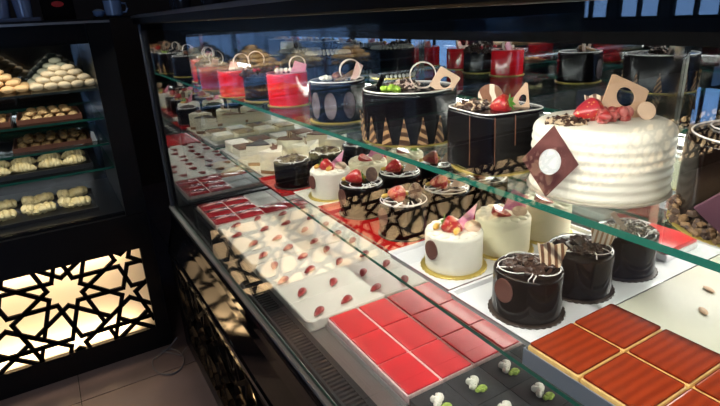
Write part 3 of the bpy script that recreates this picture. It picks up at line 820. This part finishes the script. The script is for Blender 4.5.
# cream sheet beside it
t = thing('cream_sheet_cake', 'white cream sheet cake on the lower shelf beside the caramel slices', 'cake', (.845, .262, ZT))
bm = new(); box(bm, -.130, .220, -.30, .172, 0, .004); obj('cake_base', bm, SPONGE, t, False)
bm = new(); box(bm, -.129, .219, -.298, .170, .004, .018, .004); obj('cream_layer', bm, mat2('ivory_sheet', 'noise', (.56, .54, .44), (.66, .63, .53), 9, .5, .4, soft=.2), t)
for p in ((-.03, .08), (.045, .11), (.02, -.02), (-.06, -.05)):
    tag(obj('rose_petal', (lambda bm: (blob(bm, (0, 0, .002), .012, .006, .0022, Matrix.Rotation(R.uniform(0, 3), 4, 'Z'), 10, 6), bm)[-1])(new()), mat('dried_petal', (.62, .40, .26), .6), None, True, (.845+p[0], .262+p[1], ZT+.0182)), 'small tan petal lying on the white cream sheet at right', 'petal', 'petals on the cream sheet')
# small red tray deep behind the dark cakes
t = thing('red_dessert_tray', 'small red frosted dessert tray deep behind the glossy chocolate cakes', 'dessert', (1.010, .530, ZC))
bm = new(); box(bm, -.055, .055, -.050, .050, 0, .014, .003); obj('tray', bm, WHITE, t)
bm = new(); box(bm, -.053, .053, -.048, .048, .014, .026, .003); obj('red_frosting', bm, JELLY, t)

# ------------------------------------------------------------------ trays on the steel deck
ZD = zz(-.7025)
def deck_tray(xa, xb, ya, yb, label, m):
    bm = new(); box(bm, xa, xb, ya, yb, 0, .003); w = .002
    box(bm, xa, xa+w, ya, yb, .003, .012); box(bm, xb-w, xb, ya, yb, .003, .012); box(bm, xa+w, xb-w, ya, ya+w, .003, .012); box(bm, xa+w, xb-w, yb-w, yb, .003, .012)
    return tag(obj('deck_tray', bm, m, None, False, (0, 0, ZD)), label, 'tray')
def pieces(nx, ny, xa, xb, ya, yb, proto, labels, gap=.0015, grp=None):
    pass
# nearest: dark poppy slices
deck_tray(.448, .800, .300, .640, 'dark metal tray under the black poppy slices', mat('dark_tray', (.03, .03, .035), .3, .6))
pw, ph = .0855, .083
proto = None
for i in range(4):
    for j in range(4):
        x, y = .452+pw*(i+.5), .636-ph*(j+.5)
        lab = f'black poppy slice, {["front strip", "second strip", "third strip", "rear strip"][i]}, {["beside the red jelly", "second back from the jelly", "third back from the jelly", "at the bottom picture edge"][j]}'
        if proto is None:
            proto = thing('poppy_slice', lab, 'cake slice', (x, y, ZD+.0032), 0, 'black poppy slices')
            bm = new(); box(bm, -pw/2+.0004, pw/2-.0004, -ph/2+.0004, ph/2-.0004, 0, .027, .001); obj('slice_body', bm, POPPY, proto)
            bm = new()
            for q in range(9): blob(bm, (-.004+R.uniform(-.010, .010), .004+R.uniform(-.008, .008), .030+R.uniform(0, .004)), .007, .007, .006, seg=8, rings=6, noise=.0012)
            obj('coconut_dollop', bm, CREAM2, proto)
            bm = new()
            for q in range(9): blob(bm, (-.004+R.uniform(-.008, .008), -.014+R.uniform(-.005, .005), .029+R.uniform(0, .003)), .006, .005, .004, seg=8, rings=6, noise=.001)
            obj('pistachio', bm, GREENC, proto)
        else: dup(proto, (x, y, ZD+.0032), R.uniform(-.01, .01), lab)
# red jelly
deck_tray(.452, .790, .644, .972, 'silver tray under the nearest red jelly squares', ALU)
pw, ph = .0825, .107
proto = None
for i in range(4):
    for j in range(3):
        x, y = .456+pw*(i+.5), .968-ph*(j+.5)
        lab = f'red jelly square in the {["strip nearest the front glass", "second strip from the front glass", "third strip, beneath the shelf edge", "deepest strip under the glass shelf"][i]}, {["by the strawberry cream sheet", "middle of its strip", "by the poppy slices"][j]}'
        if proto is None:
            proto = thing('jelly_square', lab, 'dessert', (x, y, ZD+.0032), 0, 'red jelly squares in the near tray')
            bm = new(); box(bm, -pw/2+.0004, pw/2-.0004, -ph/2+.0004, ph/2-.0004, 0, .022, .001); obj('cream_base', bm, mat('pink_cream', (.86, .62, .60), .5, var=.2, vscale=90), proto)
            bm = new(); box(bm, -pw/2+.0034, pw/2-.0034, -ph/2+.0016, ph/2-.0016, .0221, .0265, .0018); obj('red_jelly', bm, JELLY, proto, False)
        else: dup(proto, (x, y, ZD+.0032), 0, lab)
# white icing smears along the jelly cuts
# cream sheets with strawberries
for (ya, yb, lab, gl, lab2) in ((.976, 1.345, 'near white cream sheet dotted with strawberry slices, beside the red jelly', 'strawberry slices on the near cream sheet', 'strawberry slice lying on the near cream sheet'),
                         (1.349, 1.718, 'far white cream sheet dotted with strawberry slices', 'strawberry slices on the far cream sheet', 'strawberry slice lying on the far cream sheet')):
    t = thing('cream_sheet_cake', lab, 'cake', (.60, (ya+yb)/2, ZD))
    bm = new(); box(bm, -.192, .192, -(yb-ya)/2, (yb-ya)/2, 0, .003); obj('tray', bm, ALU, t, False)
    bm = new()
    rc = .02; poly = []
    for cx, cy, a0 in ((.19-rc, (yb-ya)/2-.001-rc, 0), (-.19+rc, (yb-ya)/2-.001-rc, 1), (-.19+rc, -(yb-ya)/2+.001+rc, 2), (.19-rc, -(yb-ya)/2+.001+rc, 3)):
        for k in range(7): a = PI/2*(a0+k/6); poly.append((cx+rc*math.cos(a), cy+rc*math.sin(a)))
    a = [bm.verts.new((x, y, .003)) for x, y in poly]; b_ = [bm.verts.new((x, y, .024)) for x, y in poly]
    c_ = [bm.verts.new((x*.985, y*.985, .027)) for x, y in poly]
    bm.faces.new(list(reversed(a))); bm.faces.new(c_)
    for u, v in ((a, b_), (b_, c_)):
        for i in range(len(u)): bm.faces.new((u[i], u[(i+1) % len(u)], v[(i+1) % len(u)], v[i]))
    obj('cream_layer', bm, CREAMS, t)
    berry = None
    for j in range(4):
        for i in range(4):
            x = .450+.088*i+(.012 if j % 2 else 0)+R.uniform(-.008, .008); y = ya+.036+.098*j+R.uniform(-.010, .010)
            rz = .75+R.uniform(-.35, .35)
            if berry is None:
                bm = new(); s = .0175
                prof = [(.001, -1.35), (.30, -1.10), (.58, -.65), (.80, -.1), (.84, .3), (.60, .62), (.02, .74)]
                lathe(bm, [(r*s, q*s) for r, q in prof], 16)
                bmesh.ops.transform(bm, matrix=Matrix.Rotation(PI/2, 4, 'Y') @ Matrix.Diagonal((.45, .72, 1.2, 1)), verts=bm.verts)
                berry = tag(obj('strawberry_slice', bm, STRAWD, None, True, (x, y, ZD+.0335), (0, 0, rz)), lab2, 'strawberry', gl)
            else:
                o = berry.copy(); COL.objects.link(o); o.location = (x, y, ZD+.0335); o.rotation_euler = (R.uniform(-.12, .12), 0, rz)
# far red and white tray
deck_tray(.408, .790, 1.728, 1.990, 'silver tray under the far red and white dessert pieces', ALU)
for i in range(4):
    for j in range(3):
        x, y = .412+.0935*(i+.5), 1.732+.0845*(j+.5)
        red = not ((i == 3 and j > 0) or (i == 2 and j > 0))
        nm = 'jelly_square' if red else 'cream_square'
        lab = 'red jelly square with pale streaks in the far tray by the mirrored end' if red else 'white cream square in the far tray by the mirrored end'
        t = thing(nm, lab, 'dessert', (x, y, ZD+.0032), 0, 'red squares in the far tray' if red else 'white squares in the far tray')
        bm = new(); box(bm, -.0463, .0463, -.0418, .0418, 0, .020, .001); obj('cream_base', bm, SPONGE, t)
        if red:
            bm = new(); box(bm, -.0445, .0445, -.0400, .0400, .0201, .025, .002)
            obj('red_jelly', bm, mat('far_jelly', (.42, .02, .03), .15, coat=1.), t)
            bm = new(); blob(bm, (-.004, .012, .0255), .028, .0060, .0016, Matrix.Rotation(.2, 4, 'Z'), 10, 6); obj('cream_streak', bm, mat('streak', (.66, .42, .40), .5), t)
        else:
            bm = new(); box(bm, -.0445, .0445, -.0400, .0400, .0201, .026, .003); obj('cream_top', bm, mat('cool_cream', (.70, .71, .69), .5), t)

# ------------------------------------------------------------------ pastries in the left cabinet
def pastry_proto(kind):
    bm = new()
    if kind == 'bun':
        blob(bm, (0, 0, .013), .0245, .0185, .013, seg=16, rings=10, noise=.0007)
    elif kind == 'roll':
        for i in range(11): blob(bm, (-.044+.0088*i, R.uniform(-.012, .012), .024+R.uniform(-.004, .008)), .016, R.uniform(.020, .030), .018, Matrix.Rotation(R.uniform(-.5, .5), 4, 'Z'), 12, 9, .0022)
    elif kind == 'cookie':
        blob(bm, (0, 0, .008), .017, .016, .008, seg=12, rings=8, noise=.0015)
    elif kind == 'croissant':
        for i in range(9):
            a = -1.1+2.2*i/8; s = math.cos((i-4)/4*1.25)
            blob(bm, (.040*math.sin(a), -.030*math.cos(a)+.022, .016*s+.006), .012, .016*s+.005, .016*s+.004, Matrix.Rotation(a, 4, 'Z'), 10, 8, .001)
    return bm
PMESH = {}
def pastry(kind, m, loc, rot, label, grp, name, cat):
    key = (kind, m.name)
    if key not in PMESH:
        o = obj(name, pastry_proto(kind), m); PMESH[key] = o.data
    else:
        o = bpy.data.objects.new(name, PMESH[key]); COL.objects.link(o)
    o.location = loc; o.rotation_euler = rot
    return tag(o, label, cat, grp)
def heap(cx, cy, z, nx, ny, layers, m, label, grp, sx=.056, sy=.044, sz=.026):
    for k in range(layers):
        for i in range(nx-k):
            for j in range(max(1, ny-k)):
                x = cx + (i-(nx-k-1)/2)*sx + R.uniform(-.004, .004); y = cy + (j-(max(1, ny-k)-1)/2)*sy + R.uniform(-.003, .003)
                pastry('bun', m, (x, y, z+.0008+k*sz), (R.uniform(-.08, .08), R.uniform(-.1, .1), R.uniform(-.25, .25)), label, grp, 'biscuit', 'biscuit')
Zs0 = zz(SHZ[0])+.0005
heap(.068, YF+.19, Zs0, 5, 4, 4, BISC, 'pale oval biscuit in the front right heap on the top shelf', 'pale biscuits, right heap', .0455, .036, .0195)
heap(.058, YF+.365, Zs0, 5, 5, 6, BISCG, 'greenish oval biscuit in the rear right heap on the top shelf', 'greenish biscuits behind the right heap', .044, .036, .0195)
heap(-.165, YF+.22, Zs0, 5, 5, 5, BISCB, 'golden oval biscuit in the left heap on the top shelf', 'golden biscuits, left heap', .0455, .036, .0195)
heap(-.42, YF+.24, Zs0, 4, 3, 3, BISC, 'pale oval biscuit in the heap beyond the golden ones', 'pale biscuits, far left heap', .0455, .036, .0195)
heap(-.70, YF+.24, Zs0, 4, 3, 3, BISCB, 'golden oval biscuit in the leftmost heap on the top shelf', 'golden biscuits, leftmost heap', .0455, .036, .0195)
def cookie_tray(x0, x1, ya, yb, z, label, kind, m, n, plabel, grp, trm=BTRAY, nm='cookie', layers=1, cat='cookie'):
    bm = new(); box(bm, x0, x1, ya, yb, 0, .004)
    w = .004
    box(bm, x0, x0+w, ya, yb, .004, .016); box(bm, x1-w, x1, ya, yb, .004, .016); box(bm, x0+w, x1-w, ya, ya+w, .004, .016); box(bm, x0+w, x1-w, yb-w, yb, .004, .016)
    tag(obj('pastry_tray', bm, trm, None, False, (0, 0, zz(z)+.0005)), label, 'tray')
    nx, ny = n
    for k in range(layers):
        for i in range(nx-k):
            for j in range(ny-k):
                px = x0+.012+(x1-x0-.024)*(i+.5+k*.5)/nx + R.uniform(-.004, .004); py = ya+.012+(yb-ya-.024)*(j+.5+k*.5)/ny + R.uniform(-.004, .004)
                dz = {'cookie': .014, 'croissant': .03, 'roll': .036}[kind]
                pastry(kind, m, (px, py, zz(z)+.0065+dz*k), (R.uniform(-.03, .03), R.uniform(-.03, .03), R.uniform(-.25, .25) if kind != 'cookie' else R.uniform(0, 6)), plabel, grp, nm, cat)
cookie_tray(-.115, .100, YF+.10, YF+.34, SHZ[1], 'brown tray of small nutty cookies on the second shelf', 'cookie', mat2('small_cookie', 'noise', (.22, .11, .04), (.56, .38, .18), 40, .5, .7, soft=.2), (5, 5), 'small golden cookie on the second shelf tray', 'cookies on the second shelf', layers=2)
cookie_tray(-.36, -.135, YF+.10, YF+.34, SHZ[1], 'left brown tray on the second shelf, at the picture edge', 'cookie', COOK, (5, 5), 'dark nutty cookie on the left second shelf tray', 'dark cookies on the second shelf')
cookie_tray(-.15, .115, YF+.10, YF+.34, SHZ[2], 'brown tray of mixed dark cookies on the third shelf', 'cookie', COOK, (6, 5), 'dark nutty cookie on the third shelf tray', 'cookies on the third shelf', layers=2)
cookie_tray(-.46, .100, YF+.10, YF+.36, SHZ[3], 'black tray of pale crescent pastries on the lowest glass shelf', 'croissant', PASTRY, (6, 2), 'pale crescent pastry on the lowest glass shelf', 'crescent pastries', mat('black_tray', (.01, .01, .012), .35), 'crescent_pastry', cat='pastry')
cookie_tray(-.60, .085, YF+.09, YF+.40, -.700, 'black tray of large sugared rolls on the cabinet floor', 'roll', PASTRY, (5, 2), 'large pale sugared roll on the cabinet floor', 'sugared rolls', MATS['black_tray'], 'sugared_roll', cat='pastry')
bm = new(); plate(bm, [(-.012, 0), (.010, 0), (.004, .036), (-.006, .040)], .001, TM(0, 0, 0, 0, -.15))
tag(obj('price_card', bm, PAPER, None, False, (.124, YF+.12, zz(SHZ[2])+.001)), 'small white card beside the dark cookies on third shelf', 'card')

# ------------------------------------------------------------------ things on top of the cabinets
ztop = zz(.028)
bm = new(); box(bm, -.34, .040, YF+.05, YF+.33, 0, .004); box(bm, -.34, .040, YF+.05, YF+.056, .004, .012); box(bm, -.34, .04, YF+.324, YF+.33, .004, .012); box(bm, -.34, -.334, YF+.056, YF+.324, .004, .012); box(bm, .034, .04, YF+.056, YF+.324, .004, .012)
tag(obj('glass_tray', bm, mat('blue_tray', (.16, .20, .30), .25, .6), None, False, (0, 0, ztop+.0005)), 'shiny tray holding tumblers on top of the pastry cabinet', 'tray')
def tumbler(loc):
    bm = new(); lathe(bm, [(.024, 0), (.031, .085), (.0295, .085), (.0225, .004), (.0005, .004)], 24, cap=False)
    bm.faces.ensure_lookup_table()
    return tag(obj('tumbler', bm, BLUEGL, None, True, loc), 'bluish glass tumbler upside on the tray above the pastries', 'glass', 'tumblers on the tray')
for i in range(4):
    for j in range(3): tumbler((-.005-.07*i, YF+.11+.07*j, ztop+.005))['label'] = 'bluish clear tumbler standing on the tray above the pastry cabinet'
t = thing('black_box', 'black box with red oval mark on top of the pastry cabinet', 'box', (.105, YF+.18, ztop+.0005))
bm = new(); box(bm, -.052, .052, -.05, .05, 0, .14, .002); obj('box_body', bm, BLACKM, t)
bm = new(); plate(bm, [(.020*math.cos(2*PI*i/24), .055+.010*math.sin(2*PI*i/24)) for i in range(24)], .001, TM(0, -.0508, 0)); obj('red_mark', bm, REDP, t)
t = thing('coffee_mug', 'blue mug with handle on top of the black post', 'mug', (.285, YF+.11, ztop+.006))
bm = new(); lathe(bm, [(.024, 0), (.030, .004), (.032, .055), (.0295, .055), (.028, .008), (.0005, .006)], 28, cap=False); obj('cup', bm, BLUEG, t)
bm = new(); tube(bm, [(.030, 0, .046), (.046, 0, .044), (.050, 0, .028), (.044, 0, .014), (.030, 0, .012)], .004, 8); obj('handle', bm, BLUEG, t)
bm = new(); box(bm, .215, .355, YF+.05, YF+.22, 0, .005); tag(obj('mug_board', bm, BLACK, None, False, (0, 0, ztop+.0003)), 'thin black board under the blue mug', 'board')
bm = new(); lathe(bm, [(.012, 0), (.018, .006), (.022, .02), (.012, .026), (.0005, .028)], 20)
tag(obj('sugar_bowl', bm, BLUEG, None, True, (.232, YF+.10, ztop+.0057)), 'small blue bowl left of the blue mug', 'bowl')
zc = zz(.033)+.0006
for i, (x, y, hh, rr, lab) in enumerate(((.46, 1.98, .075, .030, 'dark jar at the far end of the counter top'), (.44, 1.84, .065, .028, 'second dark jar from the far end of the counter top'), (.50, 1.72, .06, .032, 'third dark jar on the counter top, toward the wooden box'))):
    t = thing('storage_jar', lab, 'jar', (x, y, zc))
    bm = new(); lathe(bm, [(rr*.9, 0), (rr, .006), (rr, hh*.8), (rr*.8, hh*.9)], 28); obj('jar_body', bm, mat('dark_jar', (.03, .035, .05), .15, coat=.6), t)
    bm = new(); lathe(bm, [(rr*.86, hh*.9+.0004), (rr*.86, hh+.01), (.0005, hh+.012)], 28); obj('lid', bm, mat('jar_lid', (.10, .08, .07), .4, .5), t)
bm = new(); box(bm, -.05, .05, -.08, .08, 0, .05, .002); tag(obj('wooden_box', bm, WOOD, None, True, (.50, 1.10, zc)), 'pale wooden box on top of the cake counter', 'box')
# cable on the floor
bm = new()
pts = []
for i in range(30):
    a = 2.6 + 5.4*i/29
    pts.append((.20+.062*math.cos(a), 2.03+.095*math.sin(a), .0045))
pts = [(.262, 2.10, .06), (.225, 2.12, .012)] + pts + [(.258, 2.04, .0045), (.285, 2.06, .02)]
tube(bm, pts, .0032, 8)
tag(obj('power_cable', bm, CABLE), 'thin grey cable looped on the floor between the two counters', 'cable')

# ------------------------------------------------------------------ lights
def area(name, loc, rot, sx, sy, w, col=(1, 1, 1), spread=None):
    l = bpy.data.lights.new(name, 'AREA'); l.shape = 'RECTANGLE'; l.size = sx; l.size_y = sy; l.energy = w; l.color = col
    if spread: l.spread = spread
    o = bpy.data.objects.new(name, l); COL.objects.link(o); o.location = loc; o.rotation_euler = rot; return o
area('counter_strip_light', (.385, .7, zz(-.006)), (0, -.42, 0), .012, 2.6, 15, (1, .95, .86))
area('added_shelf_light', (1.12, .7, zz(Z2-.016)), (0, .85, 0), .05, 2.5, 13, (1, .95, .86))  # added fill for the lower shelf and the deck
area('pastry_cabinet_light', (-.98, YF+.06, zz(-.025)), (.25, 0, 0), 2.2, .02, 6.5, (1, .93, .82))
area('added_deck_light', (.90, .7, zz(Z1-.013)), (0, .75, 0), .03, 2.5, 6.5, (1, .95, .86))  # added fill aimed at the deck trays
area('added_pastry_light', (-.98, YF+.075, zz(SHZ[0]-.012)), (.3, 0, 0), 2.2, .015, 1.0, (1, .95, .85))  # this and the next two are added to brighten the pastries
area('added_pastry_light', (-.98, YF+.075, zz(SHZ[2]-.012)), (.3, 0, 0), 2.2, .015, 1.6, (1, .95, .85))
area('added_pastry_light', (-.98, YF+.075, zz(SHZ[3]-.012)), (.3, 0, 0), 2.2, .015, 2.6, (1, .95, .85))
# tube lights behind the lattice panels, at the foot
area('lattice_tube_light', (-.98, YF+.045, .075), (PI-.25, 0, 0), 2.2, .02, 10, (1, .72, .42))
area('lattice_top_tube_light', (-.98, YF+.045, .52), (.25, 0, 0), 2.2, .02, 10, (1, .72, .42))
area('low_counter_tube_light', (-3.48, YF+.045, .075), (PI-.25, 0, 0), 2.3, .02, 10, (1, .72, .42))
area('low_counter_top_tube_light', (-3.48, YF+.045, .52), (.25, 0, 0), 2.3, .02, 10, (1, .72, .42))
area('counter_tube_light', (.36, .57, .085), (0, PI+.35, 0), .02, 2.8, 9, (1, .62, .30))
for x, y in ((-.6, .9), (.0, 1.4), (-1.2, -.6), (-.2, -1.4)):
    l = bpy.data.lights.new('ceiling_spot', 'POINT'); l.energy = 4; l.shadow_soft_size = .05; l.color = (1, .72, .45)
    o = bpy.data.objects.new('ceiling_spot', l); COL.objects.link(o); o.location = (x, y, 2.8)

w = bpy.data.worlds.new('World'); S.world = w; w.use_nodes = True
w.node_tree.nodes['Background'].inputs[0].default_value = (.3, .4, .6, 1); w.node_tree.nodes['Background'].inputs[1].default_value = .05

# ------------------------------------------------------------------ camera
cam = bpy.data.cameras.new('Camera'); co = bpy.data.objects.new('Camera', cam); COL.objects.link(co)
right = Vector((.8553875, -.51585868, -.04692604)); down = Vector((-.21457796, -.270435, -.93852076)); fwd = Vector((.47145363, .81286822, -.34201862))
M = Matrix((( right.x, -down.x, -fwd.x, 0), (right.y, -down.y, -fwd.y, 0), (right.z, -down.z, -fwd.z, H), (0, 0, 0, 1)))
co.matrix_world = M
cam.sensor_width = 36; cam.lens = 26.0; cam.clip_start = .02
S.camera = co
S.view_settings.view_transform = 'Standard'; S.view_settings.look = 'None'; S.view_settings.gamma = 1; S.view_settings.exposure = 0
try: S.view_settings.use_curve_mapping = False
except Exception: pass
S.cycles.transparent_max_bounces = 32
S.cycles.max_bounces = 12
S.cycles.sample_clamp_indirect = 6
